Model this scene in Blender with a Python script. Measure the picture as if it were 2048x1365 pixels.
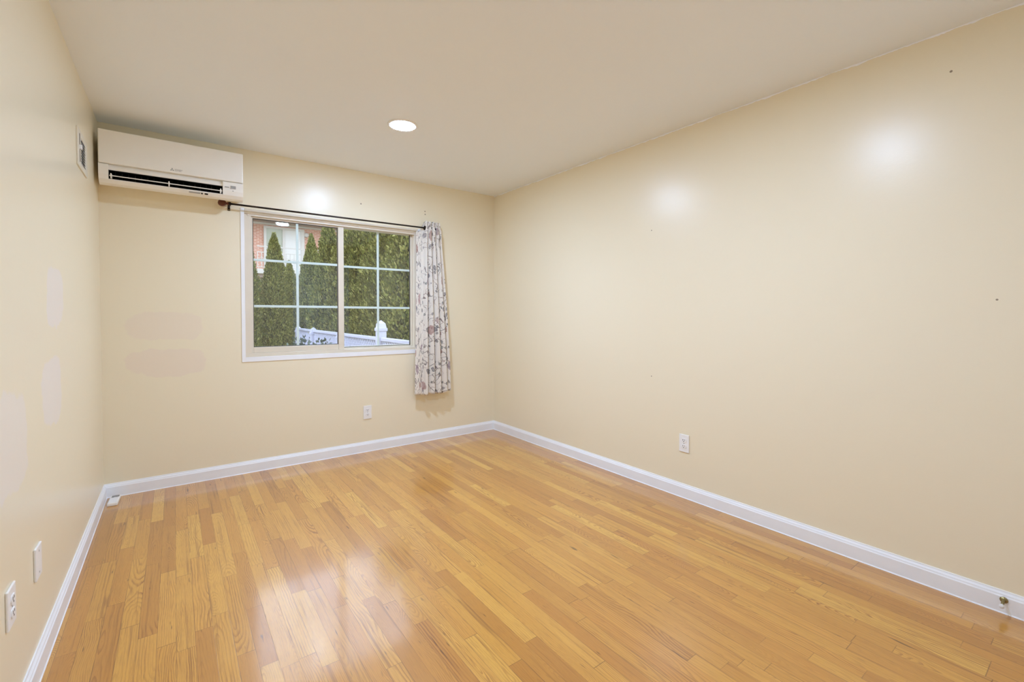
import bpy, bmesh, math, random
import numpy as np
from mathutils import Matrix, Vector

# ------------------------------------------------------------------ camera, sky, exposure
scene = bpy.context.scene
for o in list(bpy.data.objects):
    bpy.data.objects.remove(o)
COL = scene.collection

F_PX, CX, CY = 910.54, 1023.73, 650.98
YAW, PITCH, ROLL, CAM_H = 0.638040, -0.023596, 0.002412, 1.2076
fw = Vector((math.sin(YAW) * math.cos(PITCH), math.cos(YAW) * math.cos(PITCH), math.sin(PITCH)))
r0 = Vector((math.cos(YAW), -math.sin(YAW), 0))
u0 = r0.cross(fw)
rt = r0 * math.cos(ROLL) + u0 * math.sin(ROLL)
up = -r0 * math.sin(ROLL) + u0 * math.cos(ROLL)
cam_data = bpy.data.cameras.new('camera')
cam = bpy.data.objects.new('camera', cam_data)
COL.objects.link(cam)
cam.matrix_world = Matrix(((rt.x, up.x, -fw.x, 0), (rt.y, up.y, -fw.y, 0), (rt.z, up.z, -fw.z, CAM_H), (0, 0, 0, 1)))
cam_data.sensor_fit = 'HORIZONTAL'
cam_data.sensor_width = 36
cam_data.lens = F_PX * 36 / 2048
cam_data.shift_x = (1024 - CX) / 2048
cam_data.shift_y = (CY - 682.5) / 2048
cam_data.clip_start = 0.02
cam_data.clip_end = 200
scene.camera = cam

scene.view_settings.view_transform = 'Standard'
scene.view_settings.look = 'None'
scene.view_settings.gamma = 1
scene.view_settings.use_curve_mapping = False
scene.view_settings.exposure = 0.07
scene.cycles.use_denoising = True
scene.cycles.max_bounces = 14
scene.cycles.diffuse_bounces = 8
scene.cycles.glossy_bounces = 6
scene.cycles.transparent_max_bounces = 24
scene.cycles.sample_clamp_indirect = 25
scene.cycles.caustics_reflective = True
scene.cycles.blur_glossy = 0.5

SKY_STRENGTH = 3.8
world = bpy.data.worlds.new('sky')
scene.world = world
world.use_nodes = True
wn = world.node_tree
wn.nodes.clear()
w_out = wn.nodes.new('ShaderNodeOutputWorld')
w_bg = wn.nodes.new('ShaderNodeBackground')
w_tc = wn.nodes.new('ShaderNodeTexCoord')
w_sep = wn.nodes.new('ShaderNodeSeparateXYZ')
w_rmp = wn.nodes.new('ShaderNodeValToRGB')
w_rmp.color_ramp.elements[0].position = 0.0
w_rmp.color_ramp.elements[0].color = (0.46, 0.46, 0.49, 1)
w_rmp.color_ramp.elements[1].position = 0.55
w_rmp.color_ramp.elements[1].color = (0.82, 0.90, 1.18, 1)
wn.links.new(w_tc.outputs['Generated'], w_sep.inputs[0])
wn.links.new(w_sep.outputs[2], w_rmp.inputs[0])
wn.links.new(w_rmp.outputs[0], w_bg.inputs[0])
wn.links.new(w_bg.outputs[0], w_out.inputs[0])
w_bg.inputs[1].default_value = SKY_STRENGTH

LAMP_STRENGTH = 318.0
LAMP_COLOR = (0.93, 1.228, 1.75)
LAMP_POSITIONS = [(1.21, 2.83), (1.21, 1.04)]

# ------------------------------------------------------------------ room measures
XL, XR, YB, YR, H = -0.3826, 2.6987, 3.9552, -0.50, 2.44
BT, BH = 0.014, 0.0897                      # baseboard thickness and height
WX0, WX1, WZ0, WZ1 = 0.430, 1.836, 0.880, 2.000   # window opening
PI = math.pi


def lin(r, g, b):
    def f(c):
        c /= 255.0
        return c / 12.92 if c <= 0.04045 else ((c + 0.055) / 1.055) ** 2.4
    return (f(r), f(g), f(b), 1.0)


# ------------------------------------------------------------------ node helper
class NT:
    def __init__(self, name):
        self.m = bpy.data.materials.new(name)
        self.m.use_nodes = True
        self.t = self.m.node_tree
        self.t.nodes.clear()
        self.out = self.n('ShaderNodeOutputMaterial')

    def n(self, kind, **kw):
        nd = self.t.nodes.new(kind)
        for k, v in kw.items():
            setattr(nd, k, v)
        return nd

    def put(self, sock, v):
        if isinstance(v, bpy.types.NodeSocket):
            self.t.links.new(v, sock)
        elif v is not None:
            sock.default_value = v

    def math(self, op, a, b=None, c=None, clamp=False):
        nd = self.n('ShaderNodeMath', operation=op)
        nd.use_clamp = clamp
        for i, v in enumerate((a, b, c)):
            self.put(nd.inputs[i], v)
        return nd.outputs[0]

    def sep(self, v):
        nd = self.n('ShaderNodeSeparateXYZ')
        self.put(nd.inputs[0], v)
        return nd.outputs

    def comb(self, x=0.0, y=0.0, z=0.0):
        nd = self.n('ShaderNodeCombineXYZ')
        for i, v in enumerate((x, y, z)):
            self.put(nd.inputs[i], v)
        return nd.outputs[0]

    def obj(self):
        return self.n('ShaderNodeTexCoord').outputs['Object']

    def noise(self, vec=None, scale=5.0, detail=2.0, rough=0.5, dist=0.0, dim='3D', w=None):
        nd = self.n('ShaderNodeTexNoise', noise_dimensions=dim)
        if vec is not None:
            self.put(nd.inputs['Vector'], vec)
        if w is not None:
            self.put(nd.inputs['W'], w)
        self.put(nd.inputs['Scale'], scale)
        self.put(nd.inputs['Detail'], detail)
        self.put(nd.inputs['Roughness'], rough)
        self.put(nd.inputs['Distortion'], dist)
        return nd.outputs

    def white(self, vec=None, w=None, dim='3D'):
        nd = self.n('ShaderNodeTexWhiteNoise', noise_dimensions=dim)
        if vec is not None:
            self.put(nd.inputs['Vector'], vec)
        if w is not None:
            self.put(nd.inputs['W'], w)
        return nd.outputs

    def ramp(self, fac, stops, interp='LINEAR'):
        nd = self.n('ShaderNodeValToRGB')
        cr = nd.color_ramp
        cr.interpolation = interp
        while len(cr.elements) < len(stops):
            cr.elements.new(0.5)
        for e, (p, c) in zip(cr.elements, stops):
            e.position = p
            e.color = c if not isinstance(c, (int, float)) else (c, c, c, 1)
        self.put(nd.inputs[0], fac)
        return nd.outputs[0]

    def mix(self, fac, a, b, blend='MIX'):
        nd = self.n('ShaderNodeMix', data_type='RGBA', blend_type=blend)
        self.put(nd.inputs[0], fac)
        self.put(nd.inputs[6], a)
        self.put(nd.inputs[7], b)
        return nd.outputs[2]

    def smooth(self, v, lo, hi):
        nd = self.n('ShaderNodeMapRange', interpolation_type='SMOOTHSTEP')
        self.put(nd.inputs[0], v)
        self.put(nd.inputs[1], lo)
        self.put(nd.inputs[2], hi)
        return nd.outputs[0]

    def bump(self, height, strength=0.2, dist=0.01):
        nd = self.n('ShaderNodeBump')
        self.put(nd.inputs['Strength'], strength)
        self.put(nd.inputs['Distance'], dist)
        self.put(nd.inputs['Height'], height)
        return nd.outputs[0]

    def bsdf(self, color, rough=0.5, metal=0.0, spec=0.5, normal=None, **kw):
        nd = self.n('ShaderNodeBsdfPrincipled')
        self.put(nd.inputs['Base Color'], color)
        self.put(nd.inputs['Roughness'], rough)
        self.put(nd.inputs['Metallic'], metal)
        self.put(nd.inputs['Specular IOR Level'], spec)
        if normal is not None:
            self.put(nd.inputs['Normal'], normal)
        for k, v in kw.items():
            self.put(nd.inputs[k], v)
        return nd.outputs[0]

    def done(self, shader):
        self.t.links.new(shader, self.out.inputs[0])
        return self.m


def plain(name, color, rough=0.45, metal=0.0, spec=0.5, var=0.03, scale=25.0):
    t = NT(name)
    n = t.noise(t.obj(), scale, 3)[0]
    dark = tuple(c * (1 - var) for c in color[:3]) + (1,)
    lite = tuple(min(1, c * (1 + var)) for c in color[:3]) + (1,)
    c = t.ramp(n, [(0.3, dark), (0.7, lite)])
    return t.done(t.bsdf(c, rough, metal, spec))


# ------------------------------------------------------------------ materials
BEIGE = lin(240, 229, 201)
PATCH_LILAC = lin(238, 230, 222)
PATCH_PINK = lin(236, 220, 202)


def wall_material(name, axis, patches=(), dots=(), jag=None, patch_color=None):
    """satin beige paint; axis is the coordinate running along the wall; patches are repainted spots"""
    t = NT(name)
    oc = t.obj()
    s = t.sep(oc)
    a = s[axis]
    z = s[2]
    big = t.noise(oc, 1.3, 3)[0]
    col = t.mix(t.math('MULTIPLY', big, 0.35), BEIGE, lin(238, 230, 209))
    wob = t.noise(oc, 9.0, 4, 0.6)[0]
    for (ca, cz, ra, rz, amt) in patches:
        da = t.math('POWER', t.math('ABSOLUTE', t.math('DIVIDE', t.math('SUBTRACT', a, ca), ra)), 3.0)
        dz = t.math('POWER', t.math('ABSOLUTE', t.math('DIVIDE', t.math('SUBTRACT', z, cz), rz)), 3.0)
        d = t.math('ADD', t.math('ADD', da, dz), t.math('MULTIPLY', t.math('SUBTRACT', wob, 0.5), 1.9))
        m = t.math('SUBTRACT', 1.0, t.smooth(d, 0.72, 1.05))
        col = t.mix(t.math('MULTIPLY', m, amt), col, patch_color)
    for (ca, cz, r) in dots:
        d2 = t.math('ADD', t.math('POWER', t.math('SUBTRACT', a, ca), 2.0), t.math('POWER', t.math('SUBTRACT', z, cz), 2.0))
        m = t.math('LESS_THAN', d2, r * r)
        col = t.mix(t.math('MULTIPLY', m, 0.75), col, lin(105, 82, 60))
    if jag:
        nz = t.noise(t.comb(t.math('MULTIPLY', a, 7.0), 0.0, 0.0), 1.0, 4, 0.65)[0]
        lim = t.math('SUBTRACT', H + jag * 0.35, t.math('MULTIPLY', nz, jag))
        m = t.math('GREATER_THAN', z, lim)
        col = t.mix(m, col, lin(250, 250, 253))
    peel = t.noise(oc, 210.0, 3, 0.6)[0]
    wav = t.noise(oc, 28.0, 3, 0.6)[0]
    nrm = t.bump(t.math('ADD', t.math('MULTIPLY', peel, 0.35), wav), 0.22, 0.0018)
    rough = 0.288
    return t.done(t.bsdf(col, rough, 0, 0.37, nrm))


def ceiling_material():
    t = NT('ceiling flat white paint')
    oc = t.obj()
    n = t.noise(oc, 1.1, 3)[0]
    c = t.ramp(n, [(0.3, lin(243, 248, 254)), (0.7, lin(245, 250, 255))])
    nrm = t.bump(t.noise(oc, 120.0, 3)[0], 0.12, 0.001)
    return t.done(t.bsdf(c, 0.75, 0, 0.25, nrm))


def floor_material():
    t = NT('oak strip floor')
    oc = t.obj()
    s = t.sep(oc)
    W = 0.0572
    pu = t.math('DIVIDE', t.math('ADD', s[0], 0.0085), W)
    pi_ = t.math('FLOOR', pu)
    pf = t.math('SUBTRACT', pu, pi_)
    rnd1 = t.white(w=pi_, dim='1D')[0]
    w = t.math('ADD', t.math('DIVIDE', s[1], 0.60), t.math('MULTIPLY', rnd1, 71.3))
    vo = t.n('ShaderNodeTexVoronoi', voronoi_dimensions='1D', feature='F1')
    t.put(vo.inputs['W'], w)
    vo.inputs['Scale'].default_value = 1.0
    vo.inputs['Randomness'].default_value = 0.85
    ve = t.n('ShaderNodeTexVoronoi', voronoi_dimensions='1D', feature='DISTANCE_TO_EDGE')
    t.put(ve.inputs['W'], w)
    ve.inputs['Scale'].default_value = 1.0
    ve.inputs['Randomness'].default_value = 0.85
    vc = t.sep(vo.outputs['Color'])
    seed = t.comb(pi_, t.math('MULTIPLY', vc[0], 117.0), t.math('MULTIPLY', vc[1], 91.0))
    rc = t.sep(t.white(seed)[1])
    rd = t.sep(t.white(t.comb(t.math('MULTIPLY', vc[0], 57.0), pi_, 3.7))[1])
    # rings of the log cut by the face of each strip
    lx = t.math('MULTIPLY', t.math('SUBTRACT', pf, 0.5), W)
    wig = t.noise(t.comb(t.math('MULTIPLY', s[0], 45.0), t.math('MULTIPLY', s[1], 5.5), t.math('MULTIPLY', rc[0], 50.0)), 1.0, 3, 0.55)[0]
    ccx = t.math('MULTIPLY', t.math('SUBTRACT', rc[0], 0.5), 0.11)
    dx = t.math('SUBTRACT', lx, ccx)
    zl = t.math('MULTIPLY', t.math('SUBTRACT', t.noise(w=t.math('ADD', t.math('MULTIPLY', s[1], 1.5), t.math('MULTIPLY', rc[1], 100.0)), scale=1.0, detail=1.5, dim='1D')[0], 0.5), 0.17)
    d = t.math('SQRT', t.math('ADD', t.math('POWER', dx, 2.0), t.math('POWER', zl, 2.0)))
    d = t.math('ADD', d, t.math('MULTIPLY', t.math('SUBTRACT', wig, 0.5), 0.013))
    per = t.math('ADD', 0.0036, t.math('MULTIPLY', t.math('POWER', rc[2], 2.0), 0.0085))
    ring = t.math('FRACT', t.math('DIVIDE', d, per))
    late = t.math('MULTIPLY', t.smooth(ring, 0.35, 0.85), t.math('SUBTRACT', 1.0, t.smooth(ring, 0.88, 1.0)))
    fade = t.noise(t.comb(t.math('MULTIPLY', s[0], 30.0), t.math('MULTIPLY', s[1], 3.5), t.math('MULTIPLY', rd[0], 80.0)), 1.0, 3, 0.6)[0]
    late = t.math('MULTIPLY', late, t.math('ADD', 0.25, t.math('MULTIPLY', t.smooth(fade, 0.36, 0.66), 0.75)))
    pore = t.noise(t.comb(t.math('MULTIPLY', s[0], 900.0), t.math('MULTIPLY', s[1], 14.0), rd[0]), 1.0, 2, 0.6)[0]
    pore_m = t.smooth(pore, 0.52, 0.72)
    streak = t.noise(t.comb(t.math('MULTIPLY', s[0], 75.0), t.math('MULTIPLY', s[1], 1.6), t.math('MULTIPLY', rd[1], 40.0)), 1.0, 3, 0.6)[0]
    streak_m = t.smooth(streak, 0.54, 0.76)
    blotch = t.noise(t.comb(t.math('MULTIPLY', s[0], 14.0), t.math('MULTIPLY', s[1], 3.0), t.math('MULTIPLY', rd[2], 40.0)), 1.0, 3)[0]
    base = t.ramp(rd[0], [(0.0, lin(183, 123, 47)), (0.25, lin(201, 142, 57)), (0.55, lin(212, 155, 64)), (0.8, lin(219, 163, 71)), (1.0, lin(228, 177, 81))])
    base = t.mix(t.math('MULTIPLY', t.smooth(rd[1], 0.55, 0.95), 0.32), base, lin(201, 131, 52))
    base = t.mix(t.math('MULTIPLY', blotch, 0.45), base, lin(195, 135, 52))
    col = t.mix(t.math('MULTIPLY', late, t.math('ADD', 0.34, t.math('MULTIPLY', t.math('POWER', rd[2], 1.4), 0.66))), base, lin(154, 96, 32))
    col = t.mix(t.math('MULTIPLY', pore_m, 0.52), col, lin(144, 90, 32))
    col = t.mix(t.math('MULTIPLY', streak_m, 0.72), col, lin(142, 88, 30))
    # dark mineral flecks and the odd knot
    fl = t.noise(t.comb(t.math('MULTIPLY', s[0], 55.0), t.math('MULTIPLY', s[1], 7.0), t.math('MULTIPLY', rd[0], 60.0)), 1.0, 2, 0.5)[0]
    col = t.mix(t.math('MULTIPLY', t.smooth(fl, 0.70, 0.78), 0.75), col, lin(80, 46, 17))
    # seams
    edge = t.math('SUBTRACT', 0.5, t.math('ABSOLUTE', t.math('SUBTRACT', pf, 0.5)))
    gapn = t.noise(oc, 6.0, 3)[0]
    gw = t.math('MULTIPLY', t.smooth(gapn, 0.35, 0.75), 0.020)
    seam = t.math('SUBTRACT', 1.0, t.smooth(edge, t.math('MULTIPLY', gw, 0.4), t.math('ADD', gw, 0.010)))
    eseam = t.math('SUBTRACT', 1.0, t.smooth(ve.outputs['Distance'], 0.0012, 0.0034))
    gap = t.math('MAXIMUM', t.math('MULTIPLY', seam, 0.72), t.math('MULTIPLY', eseam, t.math('ADD', 0.1, t.math('MULTIPLY', t.smooth(gapn, 0.35, 0.65), 0.55))))
    col = t.mix(gap, col, lin(98, 58, 19))
    wave = t.noise(oc, 5.0, 2)[0]
    hgt = t.math('SUBTRACT', t.math('MULTIPLY', wave, 0.5), t.math('MULTIPLY', gap, 0.35))
    hgt = t.math('ADD', hgt, t.math('MULTIPLY', rd[1], 0.15))
    nrm = t.bump(hgt, 0.18, 0.002)
    rough = t.math('ADD', 0.085, t.math('MULTIPLY', t.noise(oc, 3.0, 3)[0], 0.08))
    return t.done(t.bsdf(col, 0.32, 0, 0.5, nrm, **{'Coat Weight': 1.0, 'Coat Roughness': rough, 'Coat IOR': 1.55, 'Coat Normal': nrm}))


def glass_material():
    t = NT('window glass')
    geo = t.n('ShaderNodeNewGeometry')
    ior = t.math('ADD', t.math('MULTIPLY', geo.outputs['Backfacing'], 1 / 1.5 - 1.5), 1.5)
    fr = t.n('ShaderNodeFresnel')
    t.put(fr.inputs['IOR'], ior)
    tr = t.n('ShaderNodeBsdfTransparent')
    tr.inputs[0].default_value = (0.965, 0.985, 0.98, 1)
    gl = t.n('ShaderNodeBsdfGlossy')
    gl.inputs['Roughness'].default_value = 0.0
    gl.inputs['Color'].default_value = (1, 1, 1, 1)
    mx = t.n('ShaderNodeMixShader')
    t.put(mx.inputs[0], fr.outputs[0])
    t.t.links.new(tr.outputs[0], mx.inputs[1])
    t.t.links.new(gl.outputs[0], mx.inputs[2])
    return t.done(mx.outputs[0])


def curtain_material():
    t = NT('floral cotton curtain')
    uv = t.n('ShaderNodeTexCoord').outputs['UV']
    warp = t.noise(uv, 7.0, 2)[1]
    nd = t.n('ShaderNodeVectorMath', operation='MULTIPLY_ADD')
    t.put(nd.inputs[0], warp)
    nd.inputs[1].default_value = (0.06, 0.06, 0)
    t.put(nd.inputs[2], uv)
    wuv = nd.outputs[0]
    col = lin(246, 240, 230)
    # curling stems, in broken sprigs
    area = t.smooth(t.noise(uv, 4.5, 1.5)[0], 0.40, 0.50)
    n1 = t.noise(uv, 9.0, 0.8)[0]
    stem = t.math('LESS_THAN', t.math('ABSOLUTE', t.math('SUBTRACT', n1, 0.47)), 0.011)
    n2 = t.noise(t.comb(t.sep(uv)[1], t.sep(uv)[0], 4.2), 14.0, 0.8)[0]
    stem2 = t.math('LESS_THAN', t.math('ABSOLUTE', t.math('SUBTRACT', n2, 0.54)), 0.012)
    col = t.mix(t.math('MULTIPLY', t.math('MULTIPLY', stem, area), 0.75), col, lin(112, 98, 92))
    col = t.mix(t.math('MULTIPLY', t.math('MULTIPLY', stem2, area), 0.6), col, lin(150, 112, 100))
    # leaves and blossoms
    for scale, lim, seed, need, tones in ((27.0, 0.27, 0.0, 0.18, [(0.0, lin(88, 86, 86)), (0.4, lin(122, 126, 116)), (0.7, lin(96, 82, 84)), (1.0, lin(146, 142, 146))]),
                                          (15.0, 0.25, 2.7, 0.42, [(0.0, lin(98, 98, 96)), (0.5, lin(130, 120, 126)), (1.0, lin(156, 152, 150))]),
                                          (9.0, 0.30, 5.3, 0.48, [(0.0, lin(190, 152, 146)), (0.5, lin(176, 126, 106)), (0.8, lin(166, 146, 162)), (1.0, lin(192, 166, 158))])):
        v = t.n('ShaderNodeTexVoronoi', voronoi_dimensions='3D', feature='F1')
        ss = t.sep(wuv)
        t.put(v.inputs['Vector'], t.comb(ss[0], t.math('MULTIPLY', ss[1], 0.7), seed))
        v.inputs['Scale'].default_value = scale
        vc = t.sep(v.outputs['Color'])
        on = t.math('GREATER_THAN', vc[1], need)
        if scale > 20:
            on = t.math('MULTIPLY', on, t.smooth(area, 0.2, 0.6))
        pet = t.math('MULTIPLY', t.math('SUBTRACT', t.noise(uv, scale * 5.0, 2)[0], 0.5), 0.22)
        dist = t.math('ADD', v.outputs['Distance'], pet)
        m = t.math('MULTIPLY', t.math('LESS_THAN', dist, lim), on)
        tone = t.ramp(vc[0], tones)
        col = t.mix(t.math('MULTIPLY', m, 0.72), col, tone)
        inner = t.math('MULTIPLY', t.math('MULTIPLY', t.math('LESS_THAN', dist, lim * 0.5), on), 0.35)
        col = t.mix(inner, col, lin(230, 218, 208))
    weave = t.noise(uv, 420.0, 2)[0]
    nrm = t.bump(weave, 0.15, 0.0008)
    b = t.bsdf(col, 0.85, 0, 0.15, nrm)
    tl = t.n('ShaderNodeBsdfTranslucent')
    t.put(tl.inputs[0], col)
    mx = t.n('ShaderNodeMixShader')
    mx.inputs[0].default_value = 0.28
    t.t.links.new(b, mx.inputs[1])
    t.t.links.new(tl.outputs[0], mx.inputs[2])
    return t.done(mx.outputs[0])


def brick_material():
    t = NT('red brick wall')
    s = t.sep(t.obj())
    v = t.comb(s[0], s[2], 0.0)
    b = t.n('ShaderNodeTexBrick')
    t.put(b.inputs['Vector'], v)
    b.inputs['Color1'].default_value = lin(186, 122, 98)
    b.inputs['Color2'].default_value = lin(204, 142, 116)
    b.inputs['Mortar'].default_value = lin(222, 198, 182)
    b.inputs['Scale'].default_value = 1.0
    b.inputs['Mortar Size'].default_value = 0.010
    b.inputs['Brick Width'].default_value = 0.18
    b.inputs['Row Height'].default_value = 0.056
    n = t.noise(t.obj(), 3.0, 4)[0]
    c = t.mix(t.math('MULTIPLY', n, 0.3), b.outputs['Color'], lin(150, 92, 74))
    return t.done(t.bsdf(c, 0.9, 0, 0.2))


def foliage_material():
    t = NT('arborvitae foliage')
    geo = t.n('ShaderNodeNewGeometry')
    r = geo.outputs['Random Per Island']
    oi = t.n('ShaderNodeObjectInfo')
    c = t.ramp(r, [(0.0, lin(36, 46, 20)), (0.35, lin(92, 102, 48)), (0.7, lin(142, 146, 74)), (1.0, lin(196, 190, 120))])
    warm = t.ramp(oi.outputs['Random'], [(0.0, lin(118, 134, 70)), (1.0, lin(148, 134, 64))])
    n = t.noise(t.obj(), 5.0, 3)[0]
    c = t.mix(t.math('MULTIPLY', n, 0.4), c, warm)
    b = t.bsdf(c, 0.8, 0, 0.2)
    tl = t.n('ShaderNodeBsdfTranslucent')
    t.put(tl.inputs[0], c)
    mx = t.n('ShaderNodeMixShader')
    mx.inputs[0].default_value = 0.25
    t.t.links.new(b, mx.inputs[1])
    t.t.links.new(tl.outputs[0], mx.inputs[2])
    return t.done(mx.outputs[0])


def emit_material(name, color, strength):
    t = NT(name)
    e = t.n('ShaderNodeEmission')
    e.inputs[0].default_value = color + (1,)
    e.inputs[1].default_value = strength
    return t.done(e.outputs[0])


M_WALL_BACK = wall_material('beige wall paint, window side', 0,
                            patches=[(-0.045, 1.120, 0.215, 0.100, 0.55), (-0.035, 0.870, 0.225, 0.100, 0.65)], patch_color=PATCH_PINK,
                            dots=[(1.910, 2.178, 0.006), (1.912, 2.150, 0.006), (1.307, 2.161, 0.006)])
M_WALL_LEFT = wall_material('beige wall paint, left side', 1,
                            patches=[(2.56, 1.270, 0.165, 0.120, 0.9), (2.47, 0.905, 0.185, 0.135, 0.9), (1.90, 0.835, 0.20, 0.155, 0.75)], patch_color=PATCH_LILAC)
M_WALL_RIGHT = wall_material('beige wall paint, right side', 1, dots=[(1.996, 1.801, 0.004), (0.47, 2.259, 0.005), (1.985, 0.775, 0.004), (0.315, 1.273, 0.004)], jag=0.040)
M_WALL_REAR = wall_material('beige wall paint, behind the camera', 0)
M_CEIL = ceiling_material()
M_FLOOR = floor_material()
M_TRIM = plain('white semigloss trim paint', lin(243, 245, 249), 0.30, 0, 0.5, 0.015, 9)
M_VINYL = plain('almond vinyl', lin(224, 214, 196), 0.38, 0, 0.5, 0.02, 14)
M_VENT = plain('cream vent enamel', lin(230, 224, 208), 0.4, 0, 0.4, 0.02, 14)
M_GRILLE = plain('white window grille', lin(226, 234, 232), 0.4, 0, 0.5, 0.02, 14)
M_SPACER = plain('dark gasket', lin(70, 62, 52), 0.5, 0.3, 0.4)
M_GLASS = glass_material()
M_PLASTIC = plain('white plastic', lin(242, 241, 240), 0.33, 0, 0.5, 0.015, 30)
M_ACPLASTIC = plain('warm white appliance plastic', lin(243, 239, 230), 0.32, 0, 0.5, 0.012, 12)
M_DARK = plain('dark slot', lin(34, 30, 26), 0.6, 0, 0.3)
M_BLACKBROWN = plain('black louvre cavity', lin(30, 26, 20), 0.55, 0, 0.3)
M_GREYPRINT = plain('grey print', lin(150, 148, 144), 0.5)
M_GREYLABEL = plain('pale grey label', lin(176, 173, 168), 0.5)
M_BRONZE = plain('oil rubbed bronze', lin(48, 38, 32), 0.38, 0.6, 0.5, 0.15, 60)
M_FINIAL = plain('reddish bronze', lin(98, 54, 34), 0.30, 0.45, 0.5, 0.2, 90)
M_BRASS = plain('aged brass', lin(150, 136, 92), 0.28, 0.85, 0.5, 0.1, 60)
M_RUBBER = plain('white rubber', lin(226, 226, 226), 0.55)
M_LCD = plain('grey display', lin(128, 128, 126), 0.25)
M_CURTAIN = curtain_material()
M_BRICK = brick_material()
M_FOLIAGE = foliage_material()
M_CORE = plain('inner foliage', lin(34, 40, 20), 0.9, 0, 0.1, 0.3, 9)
M_BARK = plain('bark', lin(92, 74, 58), 0.9, 0, 0.1, 0.3, 30)
M_WHITEVINYL = plain('white vinyl fence', lin(194, 194, 212), 0.45, 0, 0.4, 0.02, 8)
M_SOIL = plain('winter lawn', lin(118, 112, 84), 0.95, 0, 0.1, 0.35, 4)
M_ROOF = plain('dark roof shingles', lin(84, 78, 74), 0.9, 0, 0.1, 0.25, 18)
M_SOFFIT = plain('white house trim', lin(196, 190, 180), 0.5, 0, 0.4, 0.02, 5)
M_GUTTER = plain('taupe gutter', lin(150, 130, 116), 0.5, 0, 0.4, 0.05, 5)
M_HOUSEGLASS = plain('dim green house glass', lin(164, 168, 148), 0.08, 0, 0.6, 0.05, 2)
M_BLIND = plain('white blind', lin(212, 209, 202), 0.6, 0, 0.3, 0.01, 3)
M_CONCRETE = plain('concrete', lin(150, 148, 148), 0.9, 0, 0.2, 0.1, 6)
M_LENS = emit_material('lit lamp lens', LAMP_COLOR, LAMP_STRENGTH)


# ------------------------------------------------------------------ mesh helpers
def link(name, me, mat=None, parent=None, loc=None):
    o = bpy.data.objects.new(name, me)
    COL.objects.link(o)
    if mat is not None and me is not None and len(me.materials) == 0:
        me.materials.append(mat)
    if parent is not None:
        o.parent = parent
    if loc is not None:
        o.location = loc
    return o


def obj(name, bm, mat, parent=None, smooth=False, loc=None):
    bmesh.ops.recalc_face_normals(bm, faces=bm.faces)
    me = bpy.data.meshes.new(name)
    bm.to_mesh(me)
    bm.free()
    if smooth:
        for p in me.polygons:
            p.use_smooth = True
    return link(name, me, mat, parent, loc)


def thing(name, label, cat, loc=(0, 0, 0), rotz=0.0, group=None):
    o = bpy.data.objects.new(name, None)
    COL.objects.link(o)
    o.location = loc
    o.rotation_euler = (0, 0, rotz)
    o.empty_display_size = 0.1
    return tag(o, label, cat, group)


def tag(o, label, cat, group=None):
    o['label'] = label
    o['category'] = cat
    if group:
        o['group'] = group
    return o


def struct(o):
    o['kind'] = 'structure'
    return o


def box(bm, x0, x1, y0, y1, z0, z1, bev=0.0, seg=2):
    r = bmesh.ops.create_cube(bm, size=1.0)
    vs = r['verts']
    for v in vs:
        v.co.x = x0 + (v.co.x + 0.5) * (x1 - x0)
        v.co.y = y0 + (v.co.y + 0.5) * (y1 - y0)
        v.co.z = z0 + (v.co.z + 0.5) * (z1 - z0)
    if bev > 0:
        es = list({e for v in vs for e in v.link_edges})
        bmesh.ops.bevel(bm, geom=es, offset=bev, segments=seg, profile=0.5, affect='EDGES', clamp_overlap=True)


def B(*boxes, bev=0.0, seg=2):
    bm = bmesh.new()
    for b in boxes:
        box(bm, *b, bev=bev, seg=seg)
    return bm


def extrude_profile(bm, pts, axis, a0, a1):
    """closed polygon pts=(u,v) swept along axis from a0 to a1; axis 'x': (u,v)=(y,z), axis 'y': (u,v)=(x,z)"""
    def P(a, u, v):
        return (a, u, v) if axis == 'x' else (u, a, v)
    A = [bm.verts.new(P(a0, u, v)) for u, v in pts]
    Bv = [bm.verts.new(P(a1, u, v)) for u, v in pts]
    n = len(pts)
    for i in range(n):
        bm.faces.new((A[i], A[(i + 1) % n], Bv[(i + 1) % n], Bv[i]))
    bm.faces.new(A[::-1])
    bm.faces.new(Bv)


def lathe(bm, prof, center, axis='z', seg=28):
    """prof = list of (radius, height) along axis"""
    rings = []
    for r, h in prof:
        ring = []
        for i in range(seg):
            a = 2 * PI * i / seg
            c, s_ = r * math.cos(a), r * math.sin(a)
            p = {'z': (c, s_, h), 'x': (h, c, s_), 'y': (c, h, s_)}[axis]
            ring.append(bm.verts.new(Vector(center) + Vector(p)))
        rings.append(ring)
    for k in range(len(rings) - 1):
        for i in range(seg):
            bm.faces.new((rings[k][i], rings[k][(i + 1) % seg], rings[k + 1][(i + 1) % seg], rings[k + 1][i]))
    bm.faces.new(rings[0][::-1])
    bm.faces.new(rings[-1])


def tube(bm, pts, r, seg=10):
    pts = [Vector(p) for p in pts]
    rings = []
    for i, p in enumerate(pts):
        d = (pts[min(i + 1, len(pts) - 1)] - pts[max(i - 1, 0)]).normalized()
        ref = Vector((0, 0, 1)) if abs(d.z) < 0.9 else Vector((1, 0, 0))
        a = d.cross(ref).normalized()
        b = d.cross(a).normalized()
        rings.append([bm.verts.new(p + (a * math.cos(2 * PI * k / seg) + b * math.sin(2 * PI * k / seg)) * r) for k in range(seg)])
    for i in range(len(rings) - 1):
        for k in range(seg):
            bm.faces.new((rings[i][k], rings[i][(k + 1) % seg], rings[i + 1][(k + 1) % seg], rings[i + 1][k]))
    bm.faces.new(rings[0][::-1])
    bm.faces.new(rings[-1])


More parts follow.
